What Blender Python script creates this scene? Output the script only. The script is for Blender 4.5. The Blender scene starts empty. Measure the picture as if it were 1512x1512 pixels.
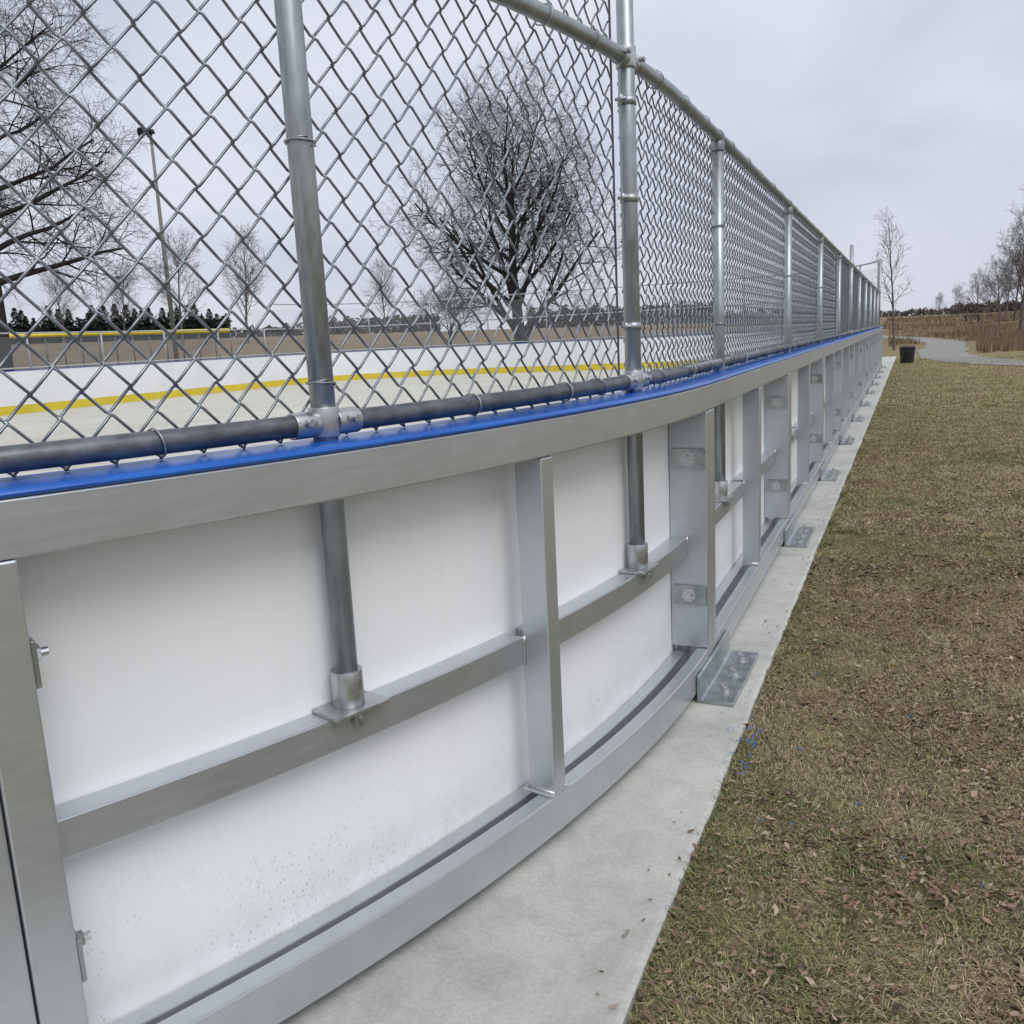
import bpy, math, random
import numpy as np
from mathutils import Matrix, Vector
random.seed(3); rng=np.random.default_rng(5)
sc=bpy.context.scene; COL=sc.collection
sc.view_settings.view_transform='Standard'; sc.view_settings.look='None'; sc.view_settings.exposure=0
TH=math.radians(23.66)
# ------------------------------------------------------------------ materials
def mat(name,base,rough=.5,metal=0,spec=.5):
    m=bpy.data.materials.new(name); m.use_nodes=True
    nt=m.node_tree; b=nt.nodes['Principled BSDF']
    b.inputs['Base Color'].default_value=(*base,1); b.inputs['Roughness'].default_value=rough
    b.inputs['Metallic'].default_value=metal; b.inputs['Specular IOR Level'].default_value=spec
    return m,nt,b
def world_co(nt,scale=(1,1,1)):
    g=nt.nodes.new('ShaderNodeNewGeometry'); mp=nt.nodes.new('ShaderNodeMapping'); mp.inputs['Scale'].default_value=scale
    nt.links.new(g.outputs['Position'],mp.inputs['Vector']); return mp.outputs['Vector']
def noise(nt,vec,scale,detail=4,rough=.55,dist=0):
    n=nt.nodes.new('ShaderNodeTexNoise'); n.inputs['Scale'].default_value=scale; n.inputs['Detail'].default_value=detail
    n.inputs['Roughness'].default_value=rough; n.inputs['Distortion'].default_value=dist
    nt.links.new(vec,n.inputs['Vector']); return n.outputs['Fac']
def ramp(nt,fac,stops):
    r=nt.nodes.new('ShaderNodeValToRGB'); e=r.color_ramp.elements
    while len(e)<len(stops): e.new(.5)
    for el,(p,c) in zip(e,stops):
        el.position=p; el.color=(*c,1) if len(c)==3 else c
    nt.links.new(fac,r.inputs['Fac']); return r.outputs['Color']
def mix(nt,a,b,fac,mode='MIX'):
    m=nt.nodes.new('ShaderNodeMix'); m.data_type='RGBA'; m.blend_type=mode
    for v,i in ((a,6),(b,7)):
        if isinstance(v,tuple): m.inputs[i].default_value=(*v,1)
        else: nt.links.new(v,m.inputs[i])
    if isinstance(fac,(int,float)): m.inputs[0].default_value=fac
    else: nt.links.new(fac,m.inputs[0])
    return m.outputs[2]
def bump(nt,b,h,s=.3,d=.01):
    n=nt.nodes.new('ShaderNodeBump'); n.inputs['Strength'].default_value=s; n.inputs['Distance'].default_value=d
    nt.links.new(h,n.inputs['Height']); nt.links.new(n.outputs['Normal'],b.inputs['Normal'])
def metalmat(name,c0,c1,rough=.4,metal=.85,sc1=9,stretch=(1,1,1),bs=.05,var=.3,rv=.1):
    m,nt,b=mat(name,c0,rough,metal)
    v=world_co(nt,stretch); n1=noise(nt,v,sc1,3,.6)
    c=ramp(nt,n1,[(.3,c0),(.7,c1)])
    if var:
        n2=noise(nt,world_co(nt),3.3,4,.65,.8); lo=1-var
        c=mix(nt,c,ramp(nt,n2,[(.34,(lo,lo*.99,lo*.98)),(.60,(1,1,1))]),1,'MULTIPLY')
    nt.links.new(c,b.inputs['Base Color'])
    r=ramp(nt,n1,[(.3,(rough-rv*.5,)*3),(.7,(rough+rv,)*3)]); nt.links.new(r,b.inputs['Roughness'])
    if bs: bump(nt,b,n1,bs,.001)
    return m
M={}
M['alu']=metalmat('brushed_aluminium',(.535,.565,.60),(.575,.605,.64),.30,.76,60,(.15,.15,1.5),0,.08,.04)
M['weld']=metalmat('weld_bead',(.45,.44,.43),(.75,.75,.75),.35,.9,120,(1,1,1),.5,0)
M['galv']=metalmat('galvanised_pipe',(.31,.345,.36),(.44,.47,.485),.40,.78,60,(1,1,.25),.04,.2)
M['galvdark']=metalmat('dark_galvanised_rail',(.10,.11,.12),(.22,.235,.25),.40,.7,40,(1,.4,1),.05,.35)
M['zinc']=metalmat('zinc_plated_fitting',(.44,.45,.465),(.60,.61,.62),.30,.88,30,(1,1,1),.03,.2)
M['bracket']=metalmat('zinc_bracket',(.36,.405,.41),(.53,.57,.565),.27,.86,18,(1,1,1),.12,.3)
M['wire']=metalmat('galvanised_wire',(.15,.17,.19),(.27,.295,.32),.30,.78,30,(1,1,1),.0,0)
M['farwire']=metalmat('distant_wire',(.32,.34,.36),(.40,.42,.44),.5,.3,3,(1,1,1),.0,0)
M['bolt']=metalmat('bolt_steel',(.50,.51,.52),(.72,.73,.74),.25,.92,80,(1,1,1),0,0)
m,nt,b=mat('blue_plastic_cap',(.004,.09,.44),.26); v=world_co(nt)
nt.links.new(ramp(nt,noise(nt,v,6,4),[(.3,(.002,.078,.38)),(.75,(.004,.115,.50))]),b.inputs['Base Color']); bump(nt,b,noise(nt,v,60,3),.06,.002); M['blue']=m
m,nt,b=mat('white_plastic_board',(.84,.85,.86),.33); v=world_co(nt)
g=nt.nodes.new('ShaderNodeNewGeometry'); sx=nt.nodes.new('ShaderNodeSeparateXYZ'); nt.links.new(g.outputs['Position'],sx.inputs[0])
z=sx.outputs['Z']
vo=nt.nodes.new('ShaderNodeTexVoronoi'); vo.inputs['Scale'].default_value=95; nt.links.new(world_co(nt,(1,1,.7)),vo.inputs['Vector'])
spots=ramp(nt,vo.outputs['Distance'],[(.12,(1,1,1)),(.30,(0,0,0))])
lowz=ramp(nt,z,[(.22,(1,1,1)),(.52,(0,0,0))])
msk=ramp(nt,noise(nt,v,5,3,.7),[(.44,(0,0,0)),(.60,(1,1,1))])
f=mix(nt,mix(nt,spots,lowz,1,'MULTIPLY'),msk,1,'MULTIPLY')
f2=nt.nodes.new('ShaderNodeMath'); f2.operation='MULTIPLY'; f2.inputs[1].default_value=.6; nt.links.new(f,f2.inputs[0])
base=mix(nt,ramp(nt,noise(nt,v,1.4,3),[(.3,(.81,.825,.84)),(.7,(.86,.865,.87))]),(.38,.38,.38),f2.outputs[0])
streak=ramp(nt,noise(nt,world_co(nt,(1,1,.06)),26,2),[(.55,(0,0,0)),(.8,(.10,.10,.10))])
base=mix(nt,base,(.6,.59,.56),streak)
grime=mix(nt,ramp(nt,z,[(.10,(.4,.4,.4)),(.28,(0,0,0))]),ramp(nt,noise(nt,v,11,4,.7),[(.4,(.1,.1,.1)),(.65,(1,1,1))]),1,'MULTIPLY')
base=mix(nt,base,(.55,.53,.49),grime)
nt.links.new(base,b.inputs['Base Color']); M['white']=m
m,nt,b=mat('far_white_board',(.80,.81,.82),.35); nt.links.new(ramp(nt,noise(nt,world_co(nt),.8,3),[(.3,(.70,.71,.73)),(.7,(.78,.785,.80))]),b.inputs['Base Color']); M['fwhite']=m
m,nt,b=mat('yellow_kickplate',(.72,.52,.03),.4); nt.links.new(ramp(nt,noise(nt,world_co(nt),2,3),[(.3,(.58,.46,.03)),(.7,(.68,.54,.04))]),b.inputs['Base Color']); M['yellow']=m
def concrete(name,c0,c1,c2,s=1,lo=.80):
    m,nt,b=mat(name,c0,.75); v=world_co(nt)
    big=noise(nt,v,1.3*s,5,.65,.9); med=noise(nt,v,9*s,5,.75,.6); fine=noise(nt,v,110,2,.7)
    c=ramp(nt,big,[(.34,c0),(.5,c1),(.64,c2)])
    c=mix(nt,c,ramp(nt,med,[(.34,(lo,lo,lo*.99)),(.58,(1.03,1.03,1.02))]),.8,'MULTIPLY')
    c=mix(nt,c,ramp(nt,fine,[(.35,(.82,.82,.82)),(.6,(1.04,1.04,1.04))]),.7,'MULTIPLY')
    nt.links.new(c,b.inputs['Base Color'])
    nt.links.new(ramp(nt,big,[(.3,(.38,.38,.38)),(.7,(.75,.75,.75))]),b.inputs['Roughness'])
    bump(nt,b,med,.15,.004); return m
M['conc']=concrete('concrete_apron',(.39,.39,.365),(.45,.45,.42),(.50,.495,.46))
M['ice']=concrete('pale_rink_floor',(.45,.43,.37),(.50,.48,.42),(.54,.52,.46),.4)
M['gravel']=concrete('gravel_path',(.15,.14,.125),(.195,.18,.16),(.235,.215,.19),1)
m,nt,b=mat('lawn_ground',(.15,.12,.07),.95,0,.2)
v=world_co(nt); n1=noise(nt,v,.55,3,.6,.4); n2=noise(nt,v,9,5,.8,.5); n3=noise(nt,v,70,3,.8)
c=ramp(nt,n1,[(.32,(.20,.15,.085)),(.5,(.225,.19,.10)),(.68,(.18,.18,.078))])
c=mix(nt,c,ramp(nt,n2,[(.28,(.42,.40,.38)),(.5,(1,1,1)),(.72,(1.5,1.45,1.35))]),.9,'MULTIPLY')
c=mix(nt,c,ramp(nt,n3,[(.3,(.45,.45,.45)),(.5,(.95,.95,.95)),(.7,(1.6,1.5,1.4))]),.9,'MULTIPLY')
g=nt.nodes.new('ShaderNodeNewGeometry'); ln=nt.nodes.new('ShaderNodeVectorMath'); ln.operation='LENGTH'; nt.links.new(g.outputs['Position'],ln.inputs[0])
nb=noise(nt,v,.06,3); ad=nt.nodes.new('ShaderNodeMath'); ad.operation='MULTIPLY_ADD'; ad.inputs[1].default_value=40; nt.links.new(nb,ad.inputs[0]); nt.links.new(ln.outputs['Value'],ad.inputs[2])
mr=nt.nodes.new('ShaderNodeMapRange'); mr.inputs['From Min'].default_value=60; mr.inputs['From Max'].default_value=80; nt.links.new(ad.outputs[0],mr.inputs['Value'])
far=ramp(nt,noise(nt,v,.22,5,.7,1),[(.3,(.12,.09,.055)),(.5,(.18,.135,.083)),(.7,(.235,.18,.115))])
c=mix(nt,c,far,mr.outputs[0]); nt.links.new(c,b.inputs['Base Color']); bump(nt,b,n3,.8,.02); M['ground']=m
def colmat(name,rough=.85):
    m,nt,b=mat(name,(.2,.2,.1),rough,0,.25)
    a=nt.nodes.new('ShaderNodeAttribute'); a.attribute_name='col'; nt.links.new(a.outputs['Color'],b.inputs['Base Color']); return m
M['blade']=colmat('grass_blades'); M['leaf']=colmat('dead_leaves',.75)
def simple(name,c0,c1,s=5,rough=.85,metal=0,bm=0):
    m,nt,b=mat(name,c0,rough,metal,.3); n=noise(nt,world_co(nt),s,3,.65)
    nt.links.new(ramp(nt,n,[(.3,c0),(.7,c1)]),b.inputs['Base Color'])
    if bm: bump(nt,b,n,.3,.01)
    return m
M['bark']=simple('bark',(.018,.015,.014),(.048,.040,.036),6)
M['twig']=simple('twigs',(.022,.018,.017),(.048,.040,.037),3,.95)
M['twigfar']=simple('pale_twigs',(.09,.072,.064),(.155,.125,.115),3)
M['conifer']=simple('conifer_needles',(.012,.022,.016),(.035,.055,.035),1.5)
M['wood']=simple('bare_wood_mass',(.055,.046,.042),(.12,.10,.092),.5)
M['pole']=simple('weathered_pole',(.15,.145,.135),(.24,.235,.22),4)
M['black']=simple('black_plastic',(.010,.010,.011),(.02,.02,.022),8,.5)
M['benchwood']=simple('bench_wood',(.06,.05,.04),(.12,.10,.08),8)
M['yellowcap']=simple('yellow_fence_cap',(.66,.52,.02),(.78,.62,.05),2,.5)
M['bluebit']=simple('blue_plastic_scrap',(.01,.16,.55),(.02,.25,.7),8,.5)
# ------------------------------------------------------------------ geometry helpers
def mkmesh(name,V,F,mt,smooth=False,col=None):
    me=bpy.data.meshes.new(name)
    V=np.asarray(V,dtype=np.float32)
    if isinstance(F,np.ndarray):
        nf,k=F.shape; me.vertices.add(len(V)); me.vertices.foreach_set('co',V.ravel())
        me.loops.add(nf*k); me.loops.foreach_set('vertex_index',F.astype(np.int32).ravel())
        me.polygons.add(nf); me.polygons.foreach_set('loop_start',np.arange(0,nf*k,k,dtype=np.int32))
        me.update(calc_edges=True)
    else:
        me.from_pydata([tuple(map(float,v)) for v in V],[],F); me.update()
    if smooth: me.polygons.foreach_set('use_smooth',[True]*len(me.polygons))
    if col is not None:
        a=me.color_attributes.new('col','FLOAT_COLOR','POINT'); a.data.foreach_set('color',np.asarray(col,dtype=np.float32).ravel())
    me.materials.append(mt); me.validate(); return me
def obj(name,me,parent=None,loc=(0,0,0),bev=0,**props):
    o=bpy.data.objects.new(name,me); COL.objects.link(o); o.location=loc
    if parent: o.parent=parent
    if bev:
        md=o.modifiers.new('bevel','BEVEL'); md.width=bev; md.segments=2; md.limit_method='ANGLE'; md.angle_limit=math.radians(40)
    for k,v in props.items(): o[k]=v
    return o
def empty(name,loc,**props):
    o=bpy.data.objects.new(name,None); COL.objects.link(o); o.location=loc; o.empty_display_size=.2
    for k,v in props.items(): o[k]=v
    return o
class G:
    def __init__(s): s.v=[]; s.f=[]
    def add(s,V,F):
        n=len(s.v); s.v+= [tuple(v) for v in V]; s.f+=[tuple(i+n for i in f) for f in F]
    def sweep(s,sec,s0,s1,n,fm):
        k=len(sec); V=[];F=[]
        for i in range(n+1):
            t=s0+(s1-s0)*i/n
            for (d,z) in sec: V.append(fm(t,d,z))
        for i in range(n):
            for j in range(k):
                a=i*k+j;b=i*k+(j+1)%k; F.append((a,b,b+k,a+k))
        F.append(tuple(range(k))[::-1]); F.append(tuple(n*k+j for j in range(k)))
        s.add(V,F)
    def box(s,s0,s1,d0,d1,z0,z1,fm,n=1): s.sweep([(d0,z0),(d1,z0),(d1,z1),(d0,z1)],s0,s1,n,fm)
    def cyl(s,p0,p1,r0,r1=None,n=16,caps=True):
        r1=r0 if r1 is None else r1
        p0=Vector(p0);p1=Vector(p1);t=(p1-p0).normalized(); a=t.orthogonal().normalized(); b=t.cross(a)
        V=[p+ (a*math.cos(q)+b*math.sin(q))*r for p,r in((p0,r0),(p1,r1)) for q in [2*math.pi*i/n for i in range(n)]]
        F=[(i,(i+1)%n,n+(i+1)%n,n+i) for i in range(n)]
        if caps: F+= [tuple(range(n))[::-1],tuple(range(n,2*n))]
        s.add(V,F)
    def tube(s,pts,r,n=8,closed=False):
        P=[Vector(p) for p in pts];K=len(P);V=[];F=[];up=None
        for i in range(K):
            t=((P[(i+1)%K]-P[i-1]) if closed else (P[min(i+1,K-1)]-P[max(i-1,0)])).normalized()
            if up is None: up=t.orthogonal().normalized()
            up=(up-t*up.dot(t)).normalized(); b=t.cross(up)
            for j in range(n):
                q=2*math.pi*j/n; V.append(P[i]+(up*math.cos(q)+b*math.sin(q))*r)
        for i in range(K if closed else K-1):
            for j in range(n):
                a=i*n+j;b=i*n+(j+1)%n;c=((i+1)%K)*n+(j+1)%n;d=((i+1)%K)*n+j; F.append((a,b,c,d))
        if not closed: F+=[tuple(range(n))[::-1],tuple((K-1)*n+j for j in range(n))]
        s.add(V,F)
    def mesh(s,name,mt,off=(0,0,0),smooth=False):
        o=np.array(off); me=mkmesh(name,np.array(s.v)-o,s.f,mt,False)
        if smooth:
            for p in me.polygons:
                p.use_smooth=len(p.vertices)<=4
        return me
# board line: s = distance along outer face; s>=0 straight, s<0 rounded corner
X0=-.64; YT=3.28; R=5.35
def fm(s,d,z):
    if s>=0: return (X0-d,YT+s,z)
    a=-s/R; r=R-d
    return (X0-R+r*math.cos(a),YT-r*math.sin(a),z)
def fma(P):
    s,d,z=P[...,0],P[...,1],P[...,2]
    a=np.where(s<0,-s/R,0); r=R-d
    x=np.where(s<0,X0-R+r*np.cos(a),X0-d); y=np.where(s<0,YT-r*np.sin(a),YT+s)
    return np.stack([x,y,z],-1)
PW=2.44; PC=2.53; CZ=1.099; BZ=1.008
GP='bolted panels forming the rink boards'
def bolt(g,c,ax,r=.011,h=.009,wash=True):
    c=Vector(c);ax=Vector(ax).normalized()
    if wash: g.cyl(c,c+ax*.0035,r*1.75,n=20)
    g.cyl(c+ax*.0035,c+ax*(.0035+h),r,n=6); g.cyl(c+ax*(.0035+h),c+ax*(.0035+h+.012),r*.55,n=10)
def panel(s0,n,lab,W=PW):
    o=fm(s0,0,0)
    root=empty('rink_board_panel',o,label=lab,category='rink board',group=GP)
    def part(name,g,mt,bev=.003,par=root,smooth=False,**k):
        return obj(name,g.mesh(name,M[mt],o,smooth),par,(0,0,0),bev,**k)
    s1=s0+W
    g=G(); g.box(s0+.012,s1-.012,.140,.152,.05,CZ-.001,fm,n); part('white_board',g,'white',.0)
    g=G(); g.box(s0+.0015,s1-.0015,0,.060,BZ,CZ-.001,fm,n); part('top_beam',g,'alu',.004)
    g=G(); sec=[(-.004,CZ+.001),(-.002,CZ),(.162,CZ),(.167,CZ+.003),(.167,CZ+.008),(.160,CZ+.0125),(.008,CZ+.0135),(0,CZ+.0125),(-.005,CZ+.009),(-.007,CZ+.005)]
    g.sweep(sec,s0+.0007,s1-.0007,n,fm); part('blue_cap_rail',g,'blue',.001)
    sm=s0+W/2
    g=G(); a,bb=s0+.071,sm-.026; g.box(a,bb,.078,.139,.478,.550,fm,max(1,n//2)); part('middle_rail',g,'alu')
    g=G(); a,bb=sm+.026,s1-.071; g.box(a,bb,.078,.139,.478,.550,fm,max(1,n//2)); part('middle_rail',g,'alu')
    zb=.030
    g=G(); g.box(s0+.0015,s1-.0015,0,.046,zb,.132,fm,n); part('bottom_rail',g,'alu',.004)
    g=G(); g.sweep([(.047,zb),(.136,zb),(.136,.108),(.094,.108),(.094,.044),(.047,.044)],s0+.0015,s1-.0015,n,fm); part('bottom_channel',g,'alu')
    for a in (s0+.0015,s1-.0705):
        g=G(); g.box(a,a+.069,0.0005,.139,.1335,BZ-.001,fm); part('upright',g,'alu',.004)
    g=G(); g.box(sm-.025,sm+.025,.0005,.082,.1395,BZ-.001,fm); part('upright',g,'alu',.004)
    g=G(); g.box(sm-.040,sm+.040,-.0,.094,.1325,.1392,fm); part('foot_plate',g,'alu',.002)
    def weld(pts,r=.003):
        g=G(); g.tube(pts,r,6); part('weld_bead',g,'weld',0,smooth=True)
    weld([fm(sm+a,d,.1415) for a,d in((-.027,.0),(-.027,.084),(.027,.084),(.027,.0))])
    for sg in (-1,1):
        weld([fm(sm+sg*.027,.076,zz) for zz in np.linspace(.478,.552,6)],.0035)
        e=s0+.072 if sg<0 else s1-.072
        weld([fm(e,.076,zz) for zz in np.linspace(.478,.552,6)],.0035)
    for e,sg in((s0+.0710,1),(s1-.0710,-1)):
        for zc in (.84,.335):
            g=G(); a,bb=(e,e+.008) if sg>0 else (e-.008,e)
            g.box(a,bb,.006,.127,zc-.038,zc+.038,fm)
            pl=part('bolt_plate',g,'bracket',.002)
            g=G(); c=fm(e+sg*.008,.070,zc); c2=fm(e+sg*.02,.070,zc); ax=Vector(c2)-Vector(c); bolt(g,c,ax,.014,.012)
            part('bolt',g,'bolt',0,par=pl)
    g=G(); L=.27; cs=s1
    g.sweep([(-.002,.0005),(-.128,.0005),(-.132,.005),(-.129,.013),(-.024,.013),(-.017,.019),(-.0135,.029),(-.0135,.096),(-.008,.101),(-.002,.099)],cs-L,cs+L,2,fm)
    br=part('anchor_bracket',g,'bracket',.002)
    for q in (-.17,0,.17):
        g=G(); bolt(g,fm(cs+q,-.075,.013),(0,0,1),.017,.016); part('anchor_bolt',g,'bolt',0,par=br)
    return root
panel(-2*PC,24,'curved aluminium framed white rink board panel with blue cap',PC)
panel(-PC,24,'curved aluminium framed white rink board panel with blue cap',PC)
root=panel(0,1,'straight aluminium framed white rink board panel bolted to concrete')
def copy_tree(o,parent,loc=None):
    c=o.copy(); COL.objects.link(c)
    if parent: c.parent=parent
    if loc is not None: c.location=loc
    for ch in list(o.children): copy_tree(ch,c)
    return c
NP=10
for k in range(1,NP): copy_tree(root,None,(X0,YT+PW*k,0))
# ------------------------------------------------------------------ near fence
ZR=1.1455; ZTOP=2.065; ZTALL=2.95; DP=.10; RP=.0245; RR=.0215
SE=-.56; SP=-1.85
fence=empty('chain_link_fence',fm(0,DP,CZ+.014),label='tall galvanised chain link fence standing on the rink boards',category='fence')
fo=tuple(fence.location)
def fpart(name,g,mt,par=None,bev=0,smooth=True,**k):
    return obj(name,g.mesh(name,M[mt],fo,smooth),par or fence,(0,0,0),bev,**k)
posts=[(-4.31,ZTALL),(-3.01,ZTALL),(SP,ZTALL),(SE,ZTALL)]+[(.70+PW*k,ZTOP-.018) for k in range(NP)]+[(PW*NP,ZTALL)]
for i,(s,zt) in enumerate(posts):
    if i==8: zt=2.33
    g=G(); g.cyl(fm(s,DP,.556),fm(s,DP,zt),RP,n=28); p=fpart('fence_post',g,'galv')
    g=G(); g.cyl(fm(s,DP,.5595),fm(s,DP,.635),.033,n=28); g.cyl(fm(s,DP,.635),fm(s,DP,.6352),.0325,n=28)
    g.box(s-.068,s+.068,.048,.138,.551,.559,fm); g.box(s-.013,s+.013,.058,.072,.522,.551,fm)
    g.cyl(fm(s,.058,.535),fm(s,.052,.535),.007,n=6)
    fpart('post_socket',g,'zinc',p,.0015)
    if 4<=i<4+NP and i!=8:
        g=G(); g.cyl(fm(s,DP,zt-.04),fm(s,DP,zt-.004),RP+.003,n=24); g.cyl(fm(s-.022,DP,ZTOP),fm(s+.022,DP,ZTOP),RR+.005,n=20); fpart('post_cap',g,'galv',p,.001)
    if i<4 or i==8:
        for zz,w2 in ((ZR,.078),(ZTOP,.055)):
            g=G()
            g.cyl(fm(s,DP,zz-.026),fm(s,DP,zz+.032),RP+.005,n=28)
            for sg in(-1,1):
                g.cyl(fm(s+sg*.022,DP,zz),fm(s+sg*w2,DP,zz),RR+.0045,n=24)
                g.cyl(fm(s+sg*.055,DP-.032,zz+.006),fm(s+sg*.055,DP+.03,zz+.006),.005,n=8); g.cyl(fm(s+sg*.055,DP-.038,zz+.006),fm(s+sg*.055,DP-.031,zz+.006),.0095,n=6)
                g.box(s+sg*.05-.012,s+sg*.05+.012,DP-.032,DP+.032,zz+.001,zz+.012,fm)
            fpart('rail_clamp',g,'zinc',p,.0015)
for zz in (1.95,1.68,1.31):
    g=G(); g.cyl(fm(SE,DP,zz-.011),fm(SE,DP,zz+.011),RP+.003,n=28); g.box(SE-.055,SE,DP-.004,DP+.004,zz-.011,zz+.011,fm); g.cyl(fm(SE-.042,DP-.015,zz),fm(SE-.042,DP+.018,zz),.005,n=8); fpart('tension_band',g,'galv')
g=G(); g.box(SE-.046,SE-.038,.128,.132,1.12,2.9,fm); fpart('tension_bar',g,'galvdark',smooth=False)
g=G(); g.box(SE+.038,SE+.046,.128,.132,1.12,2.03,fm); fpart('tension_bar',g,'galvdark',smooth=False)
def rail(s0,s1,z,mt,r=RR,name='rail'):
    n=max(2,int(abs(s1-s0)/.12)) if s0<0 else 2
    g=G(); g.tube([fm(s0+(s1-s0)*i/n,DP,z) for i in range(n+1)],r,20); fpart(name,g,mt)
rail(-5,SE,ZR,'galvdark',name='bottom_rail'); rail(SE,0,ZR,'galvdark',name='bottom_rail'); rail(0,PW*NP,ZR,'galvdark',name='bottom_rail')
rail(-5,SE,ZTOP,'galv',name='middle_rail'); rail(SE,0,ZTOP,'galv',name='top_rail'); rail(0,PW*NP,ZTOP,'galv',name='top_rail'); rail(-5,SE,ZTALL,'galv',name='top_rail')
def tie(s,z,r=RR):
    g=G(); pts=[]
    tl=random.uniform(-.012,.012)
    for j in range(22):
        q=2*math.pi*j/20; dd=DP+math.cos(q)*(r+.004)+(.006 if math.cos(q)>.5 else 0); pts.append(fm(s+tl*math.sin(q)+.0006*j,dd,z+math.sin(q)*(r+.003)))
    pts.append(fm(s+.016,DP+.032,z-.012)); pts.append(fm(s+.008,DP+.036,z+.01))
    g.tube(pts,.0019,6); fpart('tie_wire',g,'galv')
for s in (-3.4,-2.66,-2.2,-1.42,-1.02,-.82,-.33,.1,.42,.95,1.3,1.7,2.1,2.6,3.4,3.8,4.3,4.8): tie(s,ZR)
for s in (-1.4,-1.05,-.8,-.3,.05,.4,.95,1.4,1.8,2.3,2.7,3.5,4.1,4.7,5.2,6,6.6): tie(s,ZTOP)
def posttie(s,z):
    g=G(); pts=[]
    for j in range(26):
        q=2*math.pi*j/13; c=Vector(fm(s,DP,z+.0007*j+.006*math.sin(q*.5))); pts.append(c+Vector((math.cos(q),math.sin(q),0))*(RP+.0035))
    pts.append(fm(s+.036,DP+.03,z-.02)); pts.append(fm(s+.033,DP+.028,z-.045)); g.tube(pts,.002,6); fpart('tie_wire',g,'galv')
for s,z in((SP,1.66),(SP,1.215),(SP,1.98),(.70,1.7),(.70,1.3),(.70+PW,1.6),(.70+PW*2,1.6)): posttie(s,z)
def woven(s0,s1,z0,z1,r,sides,full=True,WD=.081,HD=.084):
    nw=int((s1-s0)/(WD/2)); nh=int((z1-z0)/(HD/2))
    fr=[0,.12,.88] if full else [0]
    amp=.0042
    base=[]
    for h in range(nh+1):
        for q in fr:
            t=h+q
            if t>nh: break
            zz=z0+t*HD/2
            u=q if h%2==0 else 1-q
            if q==0: u=(0 if h%2==0 else 1); dd=0.0; u=u*1.0+(.06 if u>0 else -.06)
            else: dd=amp if h%2==0 else -amp
            base.append((u*WD/2,dd,zz))
    base=np.array(base); K=len(base)
    P=np.repeat(base[None],nw,0).copy()
    odd=np.arange(nw)%2==1
    P[odd,:,0]=WD/2-P[odd,:,0]
    P[:,:,0]+=s0+(np.arange(nw)*WD/2)[:,None]
    P[:,:,1]+=.133
    P[:,:,0]+=rng.normal(0,.0005,(nw,1)); P[:,:,2]+=rng.normal(0,.0007,(nw,1))
    ss=P[:,:,0]; zz=P[:,:,2]
    P[:,:,1]+=.0012*np.sin(ss*2.1+zz*2.0)
    T=np.empty_like(P); T[:,1:-1]=P[:,2:]-P[:,:-2]; T[:,0]=P[:,1]-P[:,0]; T[:,-1]=P[:,-1]-P[:,-2]
    T/=np.linalg.norm(T,axis=-1,keepdims=True)
    D=np.zeros_like(T); D[...,1]=1
    A=D-T*(D*T).sum(-1,keepdims=True); A/=np.linalg.norm(A,axis=-1,keepdims=True); B=np.cross(T,A)
    q=2*np.pi*np.arange(sides)/sides
    V=P[:,:,None,:]+r*(A[:,:,None,:]*np.cos(q)[None,None,:,None]+B[:,:,None,:]*np.sin(q)[None,None,:,None])
    V=fma(V).reshape(-1,3)
    idx=np.arange(nw*K*sides).reshape(nw,K,sides)
    a=idx[:,:-1];b=np.roll(a,-1,2);d=idx[:,1:];c=np.roll(d,-1,2)
    F=np.stack([a,b,c,d],-1).reshape(-1,4)
    return V,F
for (a,b_,z0,z1,r,sd,fl,wd,hd) in ((-4.85,SE-.02,1.1150,ZTALL+.01,.0029,6,True,.081,.084),(SE+.02,7.9,1.1150,ZTOP+.026,.0027,5,True,.072,.074),(7.9,PW*NP,1.1150,ZTOP+.026,.0027,4,False,.072,.074)):
    V,F=woven(a,b_,z0,z1,r,sd,fl,wd,hd); obj('wire_mesh',mkmesh('wire_mesh',V-np.array(fo),F,M['wire'],True),fence)
# ------------------------------------------------------------------ terrain
def sstep(a,b,x):
    t=np.clip((x-a)/(b-a),0,1); return t*t*(3-2*t)
def tz(x,y):
    r=np.hypot(x,y); l=np.clip(-np.asarray(x,float)/50,0,1)
    amp=1.75+2.1*np.clip(-np.asarray(x,float)/110,0,1)
    st=62-32*l
    return -.03+amp*sstep(st,st+105,r)+np.where(r>170,(r-170)*.004,0)
ax=np.concatenate([-np.geomspace(900,8,60),np.linspace(-7,7,29),np.geomspace(8,900,60)])
ay=np.concatenate([-np.geomspace(300,8,30),np.linspace(-7,7,29),np.geomspace(8,1200,80)])
XX,YY=np.meshgrid(ax,ay); ZZ=tz(XX,YY)
nx,ny=len(ax),len(ay); idx=np.arange(nx*ny).reshape(ny,nx)
F=np.stack([idx[:-1,:-1],idx[:-1,1:],idx[1:,1:],idx[1:,:-1]],-1).reshape(-1,4)
obj('ground',mkmesh('ground',np.stack([XX,YY,ZZ],-1).reshape(-1,3),F,M['ground'],True),kind='structure')
ys=list(np.arange(-8,36.01,.06))
out=[(-.468+.0015*math.sin(y*3.1)+.001*math.sin(y*11.3)+random.uniform(-.003,.003)+.0035*max(0,y)*.9,y) for y in ys]
xL=-24
V=[];Fc=[]
for (x,y) in out: V+=[(xL,y,0),(x-.012,y,0),(x,y,-.008),(x,y,-.12)]
for i in range(len(out)-1):
    a=4*i
    for j in range(3): Fc.append((a+j,a+j+1,a+j+5,a+j+4))
obj('concrete_apron',mkmesh('concrete_apron',V,Fc,M['conc']),kind='structure')
XI=X0-.152; XF=-21.2; YE=27.68+5.05; RC=5.05
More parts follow.
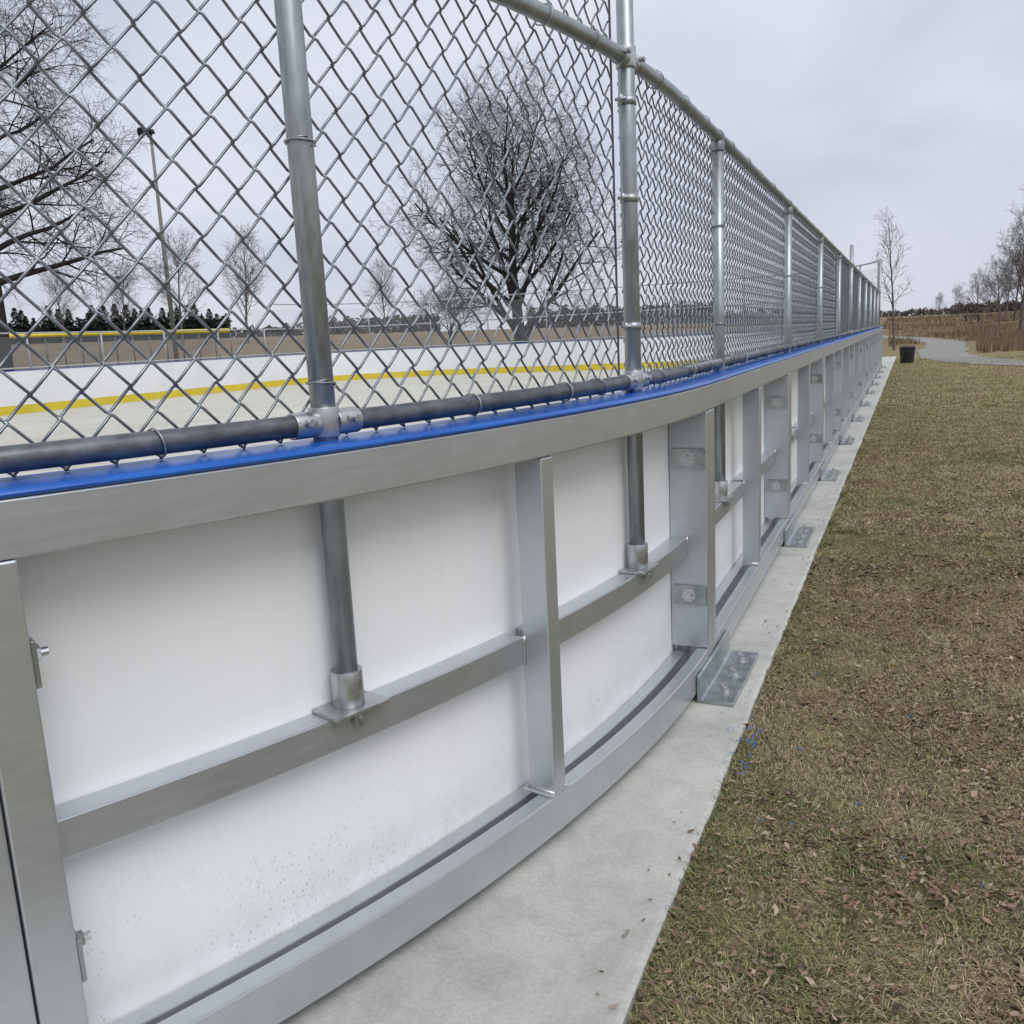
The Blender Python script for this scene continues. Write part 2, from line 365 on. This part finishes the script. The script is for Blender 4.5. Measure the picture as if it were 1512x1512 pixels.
def rinkpath():
    pts=[(XI,YT+PW*NP)]
    c=(XI-RC,YT+PW*NP)
    for i in range(1,17): a=math.pi/2*i/16; pts.append((c[0]+RC*math.cos(a),c[1]+RC*math.sin(a)))
    c2=(XF+RC,c[1])
    for i in range(0,17): a=math.pi/2*(1+i/16); pts.append((c2[0]+RC*math.cos(a),c2[1]+RC*math.sin(a)))
    pts.append((XF,2.0)); return pts
RPth=rinkpath()
fl=[fm(-(R)*math.pi/2*i/20,.1525,0)[:2] for i in range(20,-1,-1)]+RPth+[(XF,YT-R+.15)]
obj('rink_floor',mkmesh('rink_floor',[(x,y,.006) for x,y in fl],[tuple(range(len(fl)))],M['ice']),kind='structure')
def sweeppath(pts,sec,g):
    P=[Vector((x,y)) for x,y in pts];K=len(P);k=len(sec);V=[];Fq=[]
    for i in range(K):
        t=(P[min(i+1,K-1)]-P[max(i-1,0)]).normalized(); n=Vector((t.y,-t.x))
        for (o_,z) in sec: V.append((P[i].x+n.x*o_,P[i].y+n.y*o_,z))
    for i in range(K-1):
        for j in range(k): a=i*k+j;b=i*k+(j+1)%k; Fq.append((a,b,b+k,a+k))
    Fq+= [tuple(range(k))[::-1],tuple((K-1)*k+j for j in range(k))]; g.add(V,Fq)
fb=empty('far_rink_boards',(-10,YE,0),label='white rink boards with yellow kickplate around the far end',category='rink boards'); o2=tuple(fb.location)
for nm,sec,mt in (('board_wall',[(0,.225),(.13,.225),(.13,1.0995),(0,1.0995)],'fwhite'),('kickplate',[(-.012,.007),(.12,.007),(.12,.2235),(-.012,.2235)],'yellow'),('blue_cap_rail',[(-.008,1.10),(.17,1.10),(.17,1.116),(-.008,1.116)],'blue')):
    g=G(); sweeppath(RPth,sec,g); obj(nm,g.mesh(nm,M[mt],o2),fb)
ff=empty('chain_link_fence',(-10,YE,1.12),label='galvanised chain link fence on far boards, higher behind the end',category='fence'); o3=tuple(ff.location)
def resample(pts,step):
    P=np.array(pts); d=np.r_[0,np.cumsum(np.linalg.norm(np.diff(P,axis=0),axis=1))]; t=np.arange(0,d[-1],step)
    return np.stack([np.interp(t,d,P[:,0]),np.interp(t,d,P[:,1])],-1)
off=[(x,y) for x,y in RPth]
def fh(x,y): return 2.95 if (y>YT+PW*NP-.3) else ZTOP
for (x,y) in resample(off,2.44):
    h=fh(x,y); g=G(); g.cyl((x,y+.06,1.12),(x,y+.06,h),.027,n=8); obj('fence_post',g.mesh('fence_post',M['farwire'],o3,True),ff)
endp=[p for p in RPth if p[1]>=YT+PW*NP-.01]
for z,pl in((1.17,off),(2.065,off),(2.95,endp)):
    g=G(); g.tube([(x,y+.06,z) for x,y in pl],.022,6); obj('fence_rail',g.mesh('fence_rail',M['farwire'],o3,True),ff)
def diagmesh(pts,hf,z0,pitch=.08,w=.0038):
    Q=resample(pts,pitch); V=[];Fq=[]
    for sgn in(1,-1):
        for i in range(len(Q)):
            x,y=Q[i]; h=hf(x,y)-z0; n=int(round(h/pitch)); j=i+sgn*n
            if j<0 or j>=len(Q): continue
            ch=max(1,n//4); prev=None
            for a in range(0,n+1,ch):
                xx,yy=Q[i+sgn*a]; zz=z0+a*pitch
                b=len(V); V+=[(xx,yy+.06,zz-w),(xx,yy+.06,zz+w)]
                if prev is not None: Fq.append((prev,prev+1,b+1,b))
                prev=b
    return V,Fq
V,Fq=diagmesh(off,fh,1.17)
obj('wire_mesh',mkmesh('wire_mesh',np.array(V)-np.array(o3),Fq,M['farwire']),ff)
# ------------------------------------------------------------------ path
cl=[(16,17),(9,21.5),(5,24.6),(2.9,27.6),(1.5,31.5),(1.1,37),(1.5,45),(1.9,55),(.6,68),(-4,84)]
P=np.array(cl,float); d=np.r_[0,np.cumsum(np.linalg.norm(np.diff(P,axis=0),axis=1))]; t=np.linspace(0,d[-1],90)
from numpy import interp
px=np.convolve(np.pad(interp(t,d,P[:,0]),4,'edge'),np.ones(9)/9,'valid'); py=np.convolve(np.pad(interp(t,d,P[:,1]),4,'edge'),np.ones(9)/9,'valid')
V=[];Fq=[]
for i in range(90):
    tx=px[min(i+1,89)]-px[max(i-1,0)]; ty=py[min(i+1,89)]-py[max(i-1,0)]; L=math.hypot(tx,ty); w=.88+random.uniform(-.12,.12)
    for k in range(-2,3):
        x=px[i]+ty/L*w*k/2; y=py[i]-tx/L*w*k/2; V.append((x,y,float(tz(x,y))+.015))
for i in range(89):
    for k in range(4): a=i*5+k; Fq.append((a,a+1,a+6,a+5))
obj('gravel_path',mkmesh('gravel_path',V,Fq,M['gravel'],True),kind='structure')
# ------------------------------------------------------------------ lawn blades / leaves
def scatter(n,xr,yr,wedge=True,pw=1.0):
    y=yr[0]+(yr[1]-yr[0])*rng.random(n)**pw
    xmax=np.minimum(xr[1],.45+.16*y) if wedge else np.full(n,xr[1])
    x=xr[0]+(xmax-xr[0])*rng.random(n)
    return x,y
lat=rng.random((64,512))
def vnoise(x,y,s):
    X=(x+20)*s; Y=(y+5)*s; i=np.floor(X).astype(int)%63; j=np.floor(Y).astype(int)%511; fx=X-np.floor(X); fy=Y-np.floor(Y)
    fx=fx*fx*(3-2*fx); fy=fy*fy*(3-2*fy)
    return (lat[i,j]*(1-fx)+lat[i+1,j]*fx)*(1-fy)+(lat[i,j+1]*(1-fx)+lat[i+1,j+1]*fx)*fy
def lown(x,y,s):
    return .34*vnoise(x,y,1.4)+.36*vnoise(x+7,y+3,4.3)+.30*vnoise(x+2,y+9,11)
def blades(n,xr,yr,hl,hh,w,pal,pw=1.0,flat=1.28,wedge=True,edge=False):
    x,y=scatter(n,xr,yr,wedge,pw)
    if edge:
        x=-.460+np.abs(rng.normal(0,.03,n)); k=vnoise(x*0,y,5)>.45; x=x[k];y=y[k];n=len(x)
    else:
        k=rng.random(n)<.45+1.2*np.clip(vnoise(x+5,y,6)*.5+vnoise(x,y,14)*.5-.15,0,1); x=x[k];y=y[k];n=len(x)
    L=rng.uniform(hl,hh,n); az=rng.uniform(0,2*np.pi,n); tilt=np.clip(rng.normal(flat,.30,n),.05,1.52)
    az=az*.8+np.pi*2*vnoise(x,y,6)
    ww=w*rng.uniform(.6,1.3,n)
    z0=tz(x,y)
    dx,dy=np.cos(az),np.sin(az); sx_,sy_=-dy,dx
    h1=L*.5*np.cos(tilt*.7); o1=L*.5*np.sin(tilt*.7); h2=h1+L*.5*np.cos(np.minimum(tilt*1.25,1.75)); o2_=o1+L*.5*np.sin(np.minimum(tilt*1.25,1.75))
    lift=rng.uniform(0,.012,n)
    V=np.empty((n,5,3))
    V[:,0]=np.stack([x-sx_*ww,y-sy_*ww,z0+lift],-1); V[:,1]=np.stack([x+sx_*ww,y+sy_*ww,z0+lift],-1)
    V[:,2]=np.stack([x+dx*o1+sx_*ww*.8,y+dy*o1+sy_*ww*.8,z0+lift+h1],-1); V[:,3]=np.stack([x+dx*o1-sx_*ww*.8,y+dy*o1-sy_*ww*.8,z0+lift+h1],-1)
    V[:,4]=np.stack([x+dx*o2_,y+dy*o2_,z0+lift+h2],-1)
    i=np.arange(n)[:,None]*5
    tri=np.concatenate([i+np.array([[0,1,2]]),i+np.array([[0,2,3]]),i+np.array([[3,2,4]])],0)
    g_=(lown(x,y,1)-.5)*1.5+.47+rng.normal(0,.18,n)+.08*np.clip(y/14,0,1)+.16*np.exp(-np.clip(x+.46,0,9)/.12)
    if edge: g_+=.16
    pal=np.array(pal); k=np.clip((g_*len(pal)).astype(int),0,len(pal)-1)
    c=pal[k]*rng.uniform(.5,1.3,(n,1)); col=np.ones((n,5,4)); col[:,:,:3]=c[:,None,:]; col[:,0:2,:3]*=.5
    return V.reshape(-1,3),tri,col.reshape(-1,4)
pal=[(.23,.165,.11),(.31,.235,.15),(.42,.34,.21),(.47,.39,.25),(.39,.33,.19),(.40,.35,.19),(.32,.295,.145),(.23,.245,.10),(.15,.18,.065)]
sets=[blades(290000,(-.46,3),(.5,6.5),.012,.034,.0010,pal,1.15),blades(130000,(-.46,3),(6,16),.022,.042,.0022,pal,1.2),blades(45000,(-.42,4.5),(15,34),.03,.05,.005,pal,1.3),
      blades(9000,(-.46,3),(.5,12),.02,.05,.0013,pal,1.0,1.1,True,True)]
Vs=[];Fs=[];Cs=[];n0=0
for V,F,C in sets: Vs.append(V);Fs.append(F+n0);Cs.append(C);n0+=len(V)
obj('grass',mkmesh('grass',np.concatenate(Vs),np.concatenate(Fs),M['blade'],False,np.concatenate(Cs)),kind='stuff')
def leaves(n,yr,s0,s1,pw,xr=(-.47,3),onslab=False):
    x,y=scatter(n*3,xr,yr,not onslab,pw)
    if not onslab:
        dens=np.clip((vnoise(x+3,y+1,2.3)*.4+vnoise(x,y,7)*.6-.24)*2.0,.22,1)*(.45+.55*np.clip((x+.4)/.5,0,1))
        k=rng.random(len(x))<dens; x=x[k];y=y[k]
    x=x[:n];y=y[:n];n=len(x)
    S=rng.uniform(s0,s1,n)*rng.uniform(.7,1.25,n); az=rng.uniform(0,2*np.pi,n); tx=rng.normal(0,.28,n); ty=rng.normal(0,.28,n)
    tmpl=np.array([(-1,0,0),(-.45,-.40,.1),(.2,-.44,.12),(1,0,.05),(.35,.36,.12),(-.35,.42,.1),(0,0,-.05)])
    P=np.repeat(tmpl[None],n,0)*S[:,None,None]*.5; P[:,:,1]*=rng.uniform(.3,1.2,(n,1)); P[:,:,2]*=rng.uniform(-2,4,(n,1)); P+=rng.normal(0,.14,P.shape)*S[:,None,None]*.5
    P[:,:,2]+=P[:,:,0]*tx[:,None]+P[:,:,1]*ty[:,None]
    c,s=np.cos(az)[:,None],np.sin(az)[:,None]; X=P[:,:,0]*c-P[:,:,1]*s; Y=P[:,:,0]*s+P[:,:,1]*c
    zb=np.zeros(n)+.004 if onslab else tz(x,y)+rng.uniform(.009,.022,n)
    if onslab: P[:,:,2]-=P[:,:,2].min(axis=1,keepdims=True)
    V=np.stack([X+x[:,None],Y+y[:,None],P[:,:,2]+zb[:,None]],-1)
    i=np.arange(n)[:,None]*7; tri=np.concatenate([i+np.array([[6,a,(a+1)%6]]) for a in range(6)],0)
    pl=np.array([(.23,.155,.11),(.18,.125,.09),(.29,.21,.15),(.13,.09,.07),(.35,.28,.21),(.22,.14,.095)])
    cc=pl[rng.integers(0,6,n)]*rng.uniform(.65,1.2,(n,1)); col=np.ones((n,7,4)); col[:,:,:3]=cc[:,None]
    return V.reshape(-1,3),tri,col.reshape(-1,4)
sets=[leaves(26000,(.6,5.5),.007,.027,1.0),leaves(15000,(5,14),.009,.030,1.2),leaves(110,(1.2,9),.005,.018,1.0,(-.55,-.47),True)]
Vs=[];Fs=[];Cs=[];n0=0
for V,F,C in sets: Vs.append(V);Fs.append(F+n0);Cs.append(C);n0+=len(V)
obj('leaf_litter',mkmesh('leaf_litter',np.concatenate(Vs),np.concatenate(Fs),M['leaf'],False,np.concatenate(Cs)),kind='stuff')
g=G()
for i in range(34):
    if i<26: x,y=-.44+random.gauss(0,.025),2.75+random.gauss(0,.13)
    else: x,y=random.uniform(-.4,.2),random.uniform(1.6,3.5)
    a=random.uniform(0,6.28);L=random.uniform(.004,.012); g.tube([(x,y,.004),(x+math.cos(a)*L,y+math.sin(a)*L,.012),(x+math.cos(a+.6)*L*2,y+math.sin(a+.6)*L*2,.005)],.0010,4)
obj('plastic_scraps',g.mesh('plastic_scraps',M['bluebit']),kind='stuff')
# ------------------------------------------------------------------ trees
def place(u,Y):
    a=((u-756)+12.6)/1357; X=a*Y; c,s=math.cos(TH),math.sin(TH)
    x,y=X*c-Y*s,X*s+Y*c; return x,y,float(tz(x,y))
def grow(rs,spec):
    segs=[]
    def br(p,d,L,r,lev,rend):
        n=(spec[0].get('seg',4) if lev==0 else 5 if lev==1 else 4) if lev<3 else (3 if lev<4 else 2)
        sp=spec[lev]; pts=[p]; rr=[r]
        for k in range(n):
            d=d+np.array([rs.gauss(0,1),rs.gauss(0,1),rs.gauss(0,1)])*sp['w']; d[2]+=sp['up']; d/=np.linalg.norm(d)
            p=p+d*L/n; pts.append(p); rr.append(r+(rend-r)*(k+1)/n)
            segs.append((pts[-2],pts[-1],rr[-2],rr[-1],lev))
        if lev+1<len(spec):
            nx_=spec[lev+1]; cnt=nx_['n']
            for c in range(cnt):
                uu=(c+rs.random())/cnt
                if lev==0: uu=uu**spec[0].get('pw',1)
                t=nx_['t0']+(1-nx_['t0'])*uu; t=min(t,.999); k=int(t*n); fr=t*n-k
                q=pts[k]*(1-fr)+pts[k+1]*fr; rq=rr[k]*(1-fr)+rr[k+1]*fr
                dd=(pts[k+1]-pts[k]); dd/=np.linalg.norm(dd)
                ang=math.radians(rs.uniform(*nx_['a'])); az=c*2.4+rs.uniform(-.5,.5)
                if lev==0: ang*=1.15-.45*t
                u=np.cross(dd,[.3,.2,1]) if abs(dd[2])<.95 else np.cross(dd,[1,0,0]); u/=np.linalg.norm(u); v=np.cross(dd,u)
                nd=dd*math.cos(ang)+(u*math.cos(az)+v*math.sin(az))*math.sin(ang)
                Lc=nx_['L']*rs.uniform(.75,1.15)*(1.15-.55*t)
                if 'shape' in nx_: Lc=nx_['L']*rs.uniform(.9,1.06)*np.interp(t,[0,.25,.55,.8,1],nx_['shape'])
                r0=max(min(rq*.7,nx_['r']*(1.2-.7*t)),spec[-1]['r']*.6); br(q,nd,Lc,r0,lev+1,max(r0*.35,spec[-1]['r']*.5))
    br(np.zeros(3),np.array([0,0,1.]),spec[0]['L'],spec[0]['r'],0,spec[0]['r']*spec[0].get('e',.6))
    return segs
def segmesh(name,segs,mt,sides):
    P0=np.array([s[0] for s in segs]);P1=np.array([s[1] for s in segs]);r0=np.array([s[2] for s in segs]);r1=np.array([s[3] for s in segs])
    T=P1-P0; T/=np.linalg.norm(T,axis=1,keepdims=True); ref=np.where(np.abs(T[:,2:3])<.9,np.array([[0,0,1.]]),np.array([[1.,0,0]]))
    A=np.cross(T,ref); A/=np.linalg.norm(A,axis=1,keepdims=True); B=np.cross(T,A); q=2*np.pi*np.arange(sides)/sides
    ring=A[:,None]*np.cos(q)[None,:,None]+B[:,None]*np.sin(q)[None,:,None]
    V=np.concatenate([P0[:,None]+ring*r0[:,None,None],P1[:,None]+ring*r1[:,None,None]],1)
    n=len(segs); i=np.arange(n)[:,None]*2*sides; j=np.arange(sides); k=(j+1)%sides
    F=np.stack([i+j,i+k,i+sides+k,i+sides+j],-1).reshape(-1,4)
    return mkmesh(name,V.reshape(-1,3),F,mt,True)
def maketree(seed,spec,twig='twig',tl=1,sides=3):
    rs=random.Random(seed); segs=grow(rs,spec)
    return segmesh('trunk',[s for s in segs if s[4]<=tl],M['bark'] if twig=='twig' else M[twig],8),segmesh('crown',[s for s in segs if s[4]>tl],M[twig],sides)
def puttree(meshes,loc,lab,rot=0,scale=1,grp=None,cat='tree',name='bare_tree'):
    r=empty(name,loc,label=lab,category=cat)
    if grp: r['group']=grp
    r.rotation_euler[2]=rot; r.scale=(scale,)*3 if not isinstance(scale,tuple) else scale
    for n,me in zip(('trunk','crown'),meshes): obj(n,me,r)
    return r
big=[dict(L=9.0,r=.40,w=.045,up=.02,e=.22,seg=8,pw=1.15),
     dict(n=20,L=6.6,r=.14,w=.09,up=.085,a=(32,62),t0=.09,shape=[.95,1.05,1.0,.92,.82]),
     dict(n=8,L=3.0,r=.050,w=.13,up=.04,a=(28,58),t0=.22),
     dict(n=6,L=1.6,r=.022,w=.17,up=.02,a=(30,62),t0=.15),
     dict(n=5,L=.95,r=.013,w=.2,up=.01,a=(30,65),t0=.15),
     dict(n=3,L=.55,r=.010,w=.2,up=.01,a=(25,60),t0=.2)]
x,y,z=place(770,52); puttree(maketree(11,big),(x,y,z),'tall bare deciduous tree with dense rounded fine-twigged crown',0,1.03)
bigl=[dict(L=13,r=.50,w=.035,up=.02,e=.22,seg=8),
     dict(n=19,L=6.0,r=.16,w=.10,up=.05,a=(45,80),t0=.27,shape=[.9,1.1,1.05,.95,.8]),
     dict(n=8,L=3.0,r=.06,w=.15,up=-.02,a=(28,60),t0=.2),
     dict(n=6,L=1.6,r=.026,w=.18,up=-.03,a=(30,60),t0=.15),
     dict(n=5,L=.95,r=.014,w=.22,up=-.03,a=(30,65),t0=.15),
     dict(n=3,L=.55,r=.010,w=.2,up=0,a=(25,60),t0=.2)]
x,y,z=place(6,41); puttree(maketree(21,bigl),(x,y,z),'huge old bare tree with drooping limbs and thick dark trunk',.5,1.0)
med=[dict(L=9,r=.15,w=.03,up=.02,e=.25),
     dict(n=16,L=4.2,r=.05,w=.08,up=.09,a=(28,50),t0=.22),
     dict(n=7,L=1.9,r=.025,w=.12,up=.06,a=(25,50),t0=.15),
     dict(n=6,L=.95,r=.018,w=.15,up=.04,a=(25,50),t0=.15),
     dict(n=3,L=.5,r=.014,w=.15,up=.02,a=(25,50),t0=.2)]
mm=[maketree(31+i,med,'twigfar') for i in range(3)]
GT='young bare trees across the field'
for i,(u,Y,s) in enumerate([(275,100,1.0),(370,98,1.0),(192,118,.86),(104,118,.80),(572,118,.78),(1440,95,.46),(1384,110,.28),(1472,85,.52),(1412,120,.36),(1456,100,.42)]):
    x,y,z=place(u,Y); puttree(mm[i%3],(x,y,z-.1),'bare upright deciduous tree with fine pale twigs in dry field',i*1.3,s,GT)
md=[dict(L=2.5,r=.12,w=.04,up=0,e=.8),
     dict(n=8,L=4.0,r=.07,w=.09,up=.05,a=(20,60),t0=.4),
     dict(n=7,L=2.1,r=.03,w=.14,up=.02,a=(28,55),t0=.2),
     dict(n=6,L=1.1,r=.016,w=.17,up=.02,a=(30,60),t0=.15),
     dict(n=5,L=.6,r=.012,w=.2,up=.01,a=(30,60),t0=.15)]
mdm=maketree(51,md)
x,y,z=place(664,58); puttree(mdm,(x,y,z),'low spreading bare tree beside a larger one',0,.85)
sap=[dict(L=5.3,r=.055,w=.03,up=.02,e=.25),
     dict(n=15,L=1.35,r=.020,w=.09,up=.08,a=(30,55),t0=.28),
     dict(n=6,L=.65,r=.011,w=.14,up=.05,a=(25,50),t0=.2),
     dict(n=4,L=.35,r=.008,w=.16,up=.03,a=(25,50),t0=.2)]
x,y,z=place(1318,41); puttree(maketree(61,sap,'twigfar'),(x,y,z),'slender leafless sapling beside the gravel path',0,1.0)
for i,(u,Y,s) in enumerate([(1504,60,.78),(1494,92,.70),(1536,70,.8),(1482,105,.60),(1522,90,.7)]):
    x,y,z=place(u,Y); puttree(mm[(i+1)%3],(x,y,z),'bare brown tree at the edge of the tall grass',i*2.1,s,'bare trees along the park edge')
def conifer(seed,H=6):
    rs=np.random.default_rng(seed); n=1100; t=rs.random(n)**.9; h=.03*H+t*.97*H; rad=(1-t)**.8*H*.27*(.8+.3*np.sin(t*31+seed)) +.05
    az=rs.uniform(0,6.28,n); rr=rad*np.sqrt(rs.uniform(.2,1,n)); c=np.stack([rr*np.cos(az),rr*np.sin(az),h],-1)
    od=np.stack([np.cos(az),np.sin(az),rs.uniform(-.5,.1,n)],-1); sd=np.stack([-np.sin(az),np.cos(az),rs.uniform(-.3,.3,n)],-1)
    L=(.26+.25*(1-t))[:,None]*H/6; V=np.stack([c-sd*L*.5,c+sd*L*.5,c+od*L*1.3],1).reshape(-1,3)
    F=np.arange(3*n).reshape(n,3); g=G(); g.cyl((0,0,0),(0,0,H*.9),.09,.03,n=6)
    return g.mesh('trunk',M['bark']),mkmesh('crown',V,F,M['conifer'])
cm=[conifer(i) for i in range(3)]
for i in range(34):
    u=-8+i*10.4+random.uniform(-4,4); Y=128+random.uniform(-6,6); x,y,z=place(u,Y); s=random.uniform(.52,.92)
    puttree(cm[i%3],(x,y,z-.3),'dark green conifer in the windbreak row',i,s*1.0,'conifer windbreak beyond the field',name='conifer_tree')
def woodmass(us,Y,hh,n):
    Vv=[]
    rs=np.random.default_rng(abs(int(us[0]))+7)
    for k in range(n):
        u=rs.uniform(*us); x,y,z=place(u,Y+rs.uniform(-8,8)); H=hh*(.55+.25*abs(math.sin(u*.13)+.4*math.sin(u*.41))+.2*abs(math.sin(u*1.1)))
        h=rs.random()*H; w=rs.uniform(.12,.45); c=np.array([x,y,z+h])
        Vv+=[c+rs.normal(0,1,3)*w for _ in range(3)]
    return Vv
Vw=woodmass((470,650),190,3.6,3600)+woodmass((780,1060),185,4.2,6500)+woodmass((330,480),200,2.6,2000)+woodmass((1050,1250),220,2.6,2500)+woodmass((1250,1400),240,1.5,1500)+woodmass((1400,1600),150,1.5,3000)
obj('distant_wood',mkmesh('distant_wood',np.array(Vw),np.arange(len(Vw)).reshape(-1,3),M['wood']),kind='stuff')
Vw=woodmass((-60,345),138,3.2,7000)
obj('distant_conifer_belt',mkmesh('distant_conifer_belt',np.array(Vw),np.arange(len(Vw)).reshape(-1,3),M['conifer']),kind='stuff')
def tufts(n,ur,Yr,h,w):
    V=[];C=[]
    for k in range(n):
        u=random.uniform(*ur); Y=random.uniform(*Yr); x,y,z=place(u,Y)
        if abs(x-np.interp(y,py,px))<1.2: continue
        cl_=float(vnoise(np.array([x]),np.array([y]),.35)[0])
        if cl_<.32: continue
        a=random.uniform(0,6.28); hh=h*random.uniform(.3,1.1)*(.3+cl_); l=random.uniform(-.25,.25)*hh; ww=w*random.uniform(.6,1.4)
        V+=[(x-math.cos(a)*ww,y-math.sin(a)*ww,z),(x+math.cos(a)*ww,y+math.sin(a)*ww,z),(x+l,y+l*.5,z+hh)]
        c=random.choice([(.21,.15,.095),(.27,.205,.135),(.16,.115,.075),(.23,.175,.11)]); q=random.uniform(.6,1.15); C+=[(c[0]*q,c[1]*q,c[2]*q,1)]*3
    return V,C
V1,C1=tufts(10000,(1310,1640),(46,90),.42,.03); V2,C2=tufts(8000,(1440,1640),(33,60),.42,.02); V3,C3=tufts(6000,(1290,1640),(88,125),.5,.05)
V=V1+V2+V3;C=C1+C2+C3
obj('tall_dry_grass',mkmesh('tall_dry_grass',V,np.arange(len(V)).reshape(-1,3),M['blade'],False,C),kind='stuff')
# ------------------------------------------------------------------ small things
x,y=.0,30.8; g=G(); g.cyl((x,y,-.03),(x,y,.42),.19,.225,n=20); g.cyl((x,y,.42),(x,y,.45),.24,.24,n=20)
tb=empty('trash_bin',(x,y,-.03),label='black plastic trash bin standing beside the gravel path',category='trash bin')
obj('bin_body',g.mesh('bin_body',M['black'],(x,y,-.03)),tb,bev=.01)
g=G(); g.cyl((x,y,.45),(x,y,.49),.23,.18,n=20); obj('lid',g.mesh('lid',M['black'],(x,y,-.03)),tb,bev=.008)
def lin(s,d,z,a=0):
    c,si=math.cos(a),math.sin(a); return (s*c-d*si,s*si+d*c,z)
for (u,Y,a) in((1433,92,.3),):
    x,y,z=place(u,Y); bo=(x,y,z); f_=lambda s,d,zz:lin(s,d,zz,a)
    be=empty('park_bench',bo,label='wooden slat park bench beside the gravel path',category='bench')
    g=G()
    for k in range(3): g.box(-.8,.8,-.2+k*.15,-.08+k*.15,.42,.46,f_)
    obj('seat',g.mesh('seat',M['benchwood']),be)
    g=G()
    for k in range(2): g.box(-.8,.8,.26,.30,.55+k*.17,.68+k*.17,f_)
    obj('backrest',g.mesh('backrest',M['benchwood']),be)
    for sx_ in(-.6,.6):
        g=G(); g.box(sx_-.03,sx_+.03,-.18,-.12,0,.42,f_); g.box(sx_-.03,sx_+.03,.2,.26,0,.85,f_); g.box(sx_-.03,sx_+.03,-.12,.2,.36,.42,f_); obj('leg',g.mesh('leg',M['black']),be)
x,y,z=place(263,62); lp=empty('light_pole',(x,y,z),label='tall weathered sports light pole with floodlight at its top',category='light pole')
g=G(); g.cyl((0,0,0),(0,0,14.9),.16,.09,n=12); obj('pole',g.mesh('pole',M['pole'],smooth=True),lp)
dx,dy=math.cos(TH),math.sin(TH)
g=G(); g.cyl((-dx*.4,-dy*.4,14.8),(dx*.3,dy*.3,14.8),.05,n=8); obj('crossarm',g.mesh('crossarm',M['farwire']),lp)
for k,rr_ in((-.32,.30),(.18,.24)):
    g=G(); c=Vector((dx*k,dy*k,14.9)); axv=Vector((-dx*.3+dy*.5,-dy*.3-dx*.5,-.15)); g.cyl(c,c+axv*.6,.14,rr_,n=16); g.cyl(c+axv*.6,c+axv*.65,rr_+.02,n=16); g.cyl(c-Vector((0,0,.15)),c,.04,n=6); obj('floodlight',g.mesh('floodlight',M['black']),lp)
p0=place(-60,58);p1=place(345,64); bf=empty('ball_field_fence',p0,label='chain link ball field fence with bright yellow top cap',category='fence')
nP=16; pts=[]
for i in range(nP+1):
    t=i/nP; x=p0[0]+(p1[0]-p0[0])*t; y=p0[1]+(p1[1]-p0[1])*t; pts.append((x,y,float(tz(x,y))))
for i,(x,y,z) in enumerate(pts):
    g=G(); g.cyl((x,y,z),(x,y,z+2.25),.04,n=8); obj('fence_post',g.mesh('fence_post',M['galvdark'],p0,True),bf)
g=G(); g.tube([(x,y,z+2.27) for x,y,z in pts],.15,8); obj('yellow_cap',g.mesh('yellow_cap',M['yellowcap'],p0,True),bf)
V=[];Fq=[]; L=math.hypot(p1[0]-p0[0],p1[1]-p0[1]); n=int(L/.12)
for i in range(n):
    for sg in(1,-1):
        t0=i/n; t1=(i+sg*17)/n
        if not 0<=t1<=1: continue
        b=len(V)
        for t,h in((t0,0),(t1,2.15)):
            x=p0[0]+(p1[0]-p0[0])*t-p0[0]; y=p0[1]+(p1[1]-p0[1])*t-p0[1]; z=float(tz(x+p0[0],y+p0[1]))-p0[2]+h
            V+=[(x,y,z-.008),(x,y,z+.008)]
        Fq.append((b,b+1,b+3,b+2))
obj('wire_mesh',mkmesh('wire_mesh',V,Fq,M['galvdark']),bf)
# ------------------------------------------------------------------ camera, light, world
cam=bpy.data.cameras.new('Camera'); cam.sensor_width=36; cam.lens=36*1342/1512; cam.clip_end=3000; cam.clip_start=.02
co=bpy.data.objects.new('Camera',cam); COL.objects.link(co)
p=math.radians(10.762); r=math.radians(2.85)
co.matrix_world=Matrix.Translation((0,0,1.29))@Matrix.Rotation(TH,4,'Z')@Matrix.Rotation(math.pi/2-p,4,'X')@Matrix.Rotation(-r,4,'Z')
sc.camera=co
el=math.radians(52); az=math.radians(125)
sd=Vector((math.sin(az)*math.cos(el),math.cos(az)*math.cos(el),math.sin(el)))
su=bpy.data.lights.new('Sun','SUN'); su.energy=1.5; su.angle=math.radians(35); su.color=(1,.975,.94)
so=bpy.data.objects.new('Sun',su); COL.objects.link(so); so.rotation_euler=sd.to_track_quat('Z','Y').to_euler()
w=bpy.data.worlds.new('World'); sc.world=w; w.use_nodes=True; nt=w.node_tree; bg=nt.nodes['Background']
sky=nt.nodes.new('ShaderNodeTexSky'); sky.sky_type='NISHITA'; sky.sun_disc=False; sky.sun_elevation=el; sky.sun_rotation=az
tc=nt.nodes.new('ShaderNodeTexCoord'); sp=nt.nodes.new('ShaderNodeSeparateXYZ'); nt.links.new(tc.outputs['Generated'],sp.inputs[0])
mpn=nt.nodes.new('ShaderNodeMapping'); mpn.inputs['Scale'].default_value=(1,1,2.6); mpn.inputs['Location'].default_value=(.3,.2,0); nt.links.new(tc.outputs['Generated'],mpn.inputs['Vector'])
n1=noise(nt,mpn.outputs[0],2.1,4,.5,.5)
grad=ramp(nt,sp.outputs['Z'],[(0,(7.6,7.7,8.6)),(.12,(7.1,7.4,8.4)),(.45,(7.2,7.65,8.65)),(1,(13,13.2,13.8))])
cl=ramp(nt,n1,[(.34,(.82,.845,.87)),(.5,(.95,.96,.97)),(.66,(1.08,1.07,1.055))])
c=mix(nt,grad,cl,1,'MULTIPLY')
c=mix(nt,sky.outputs[0],c,.95)
nt.links.new(c,bg.inputs['Color']); bg.inputs['Strength'].default_value=.1
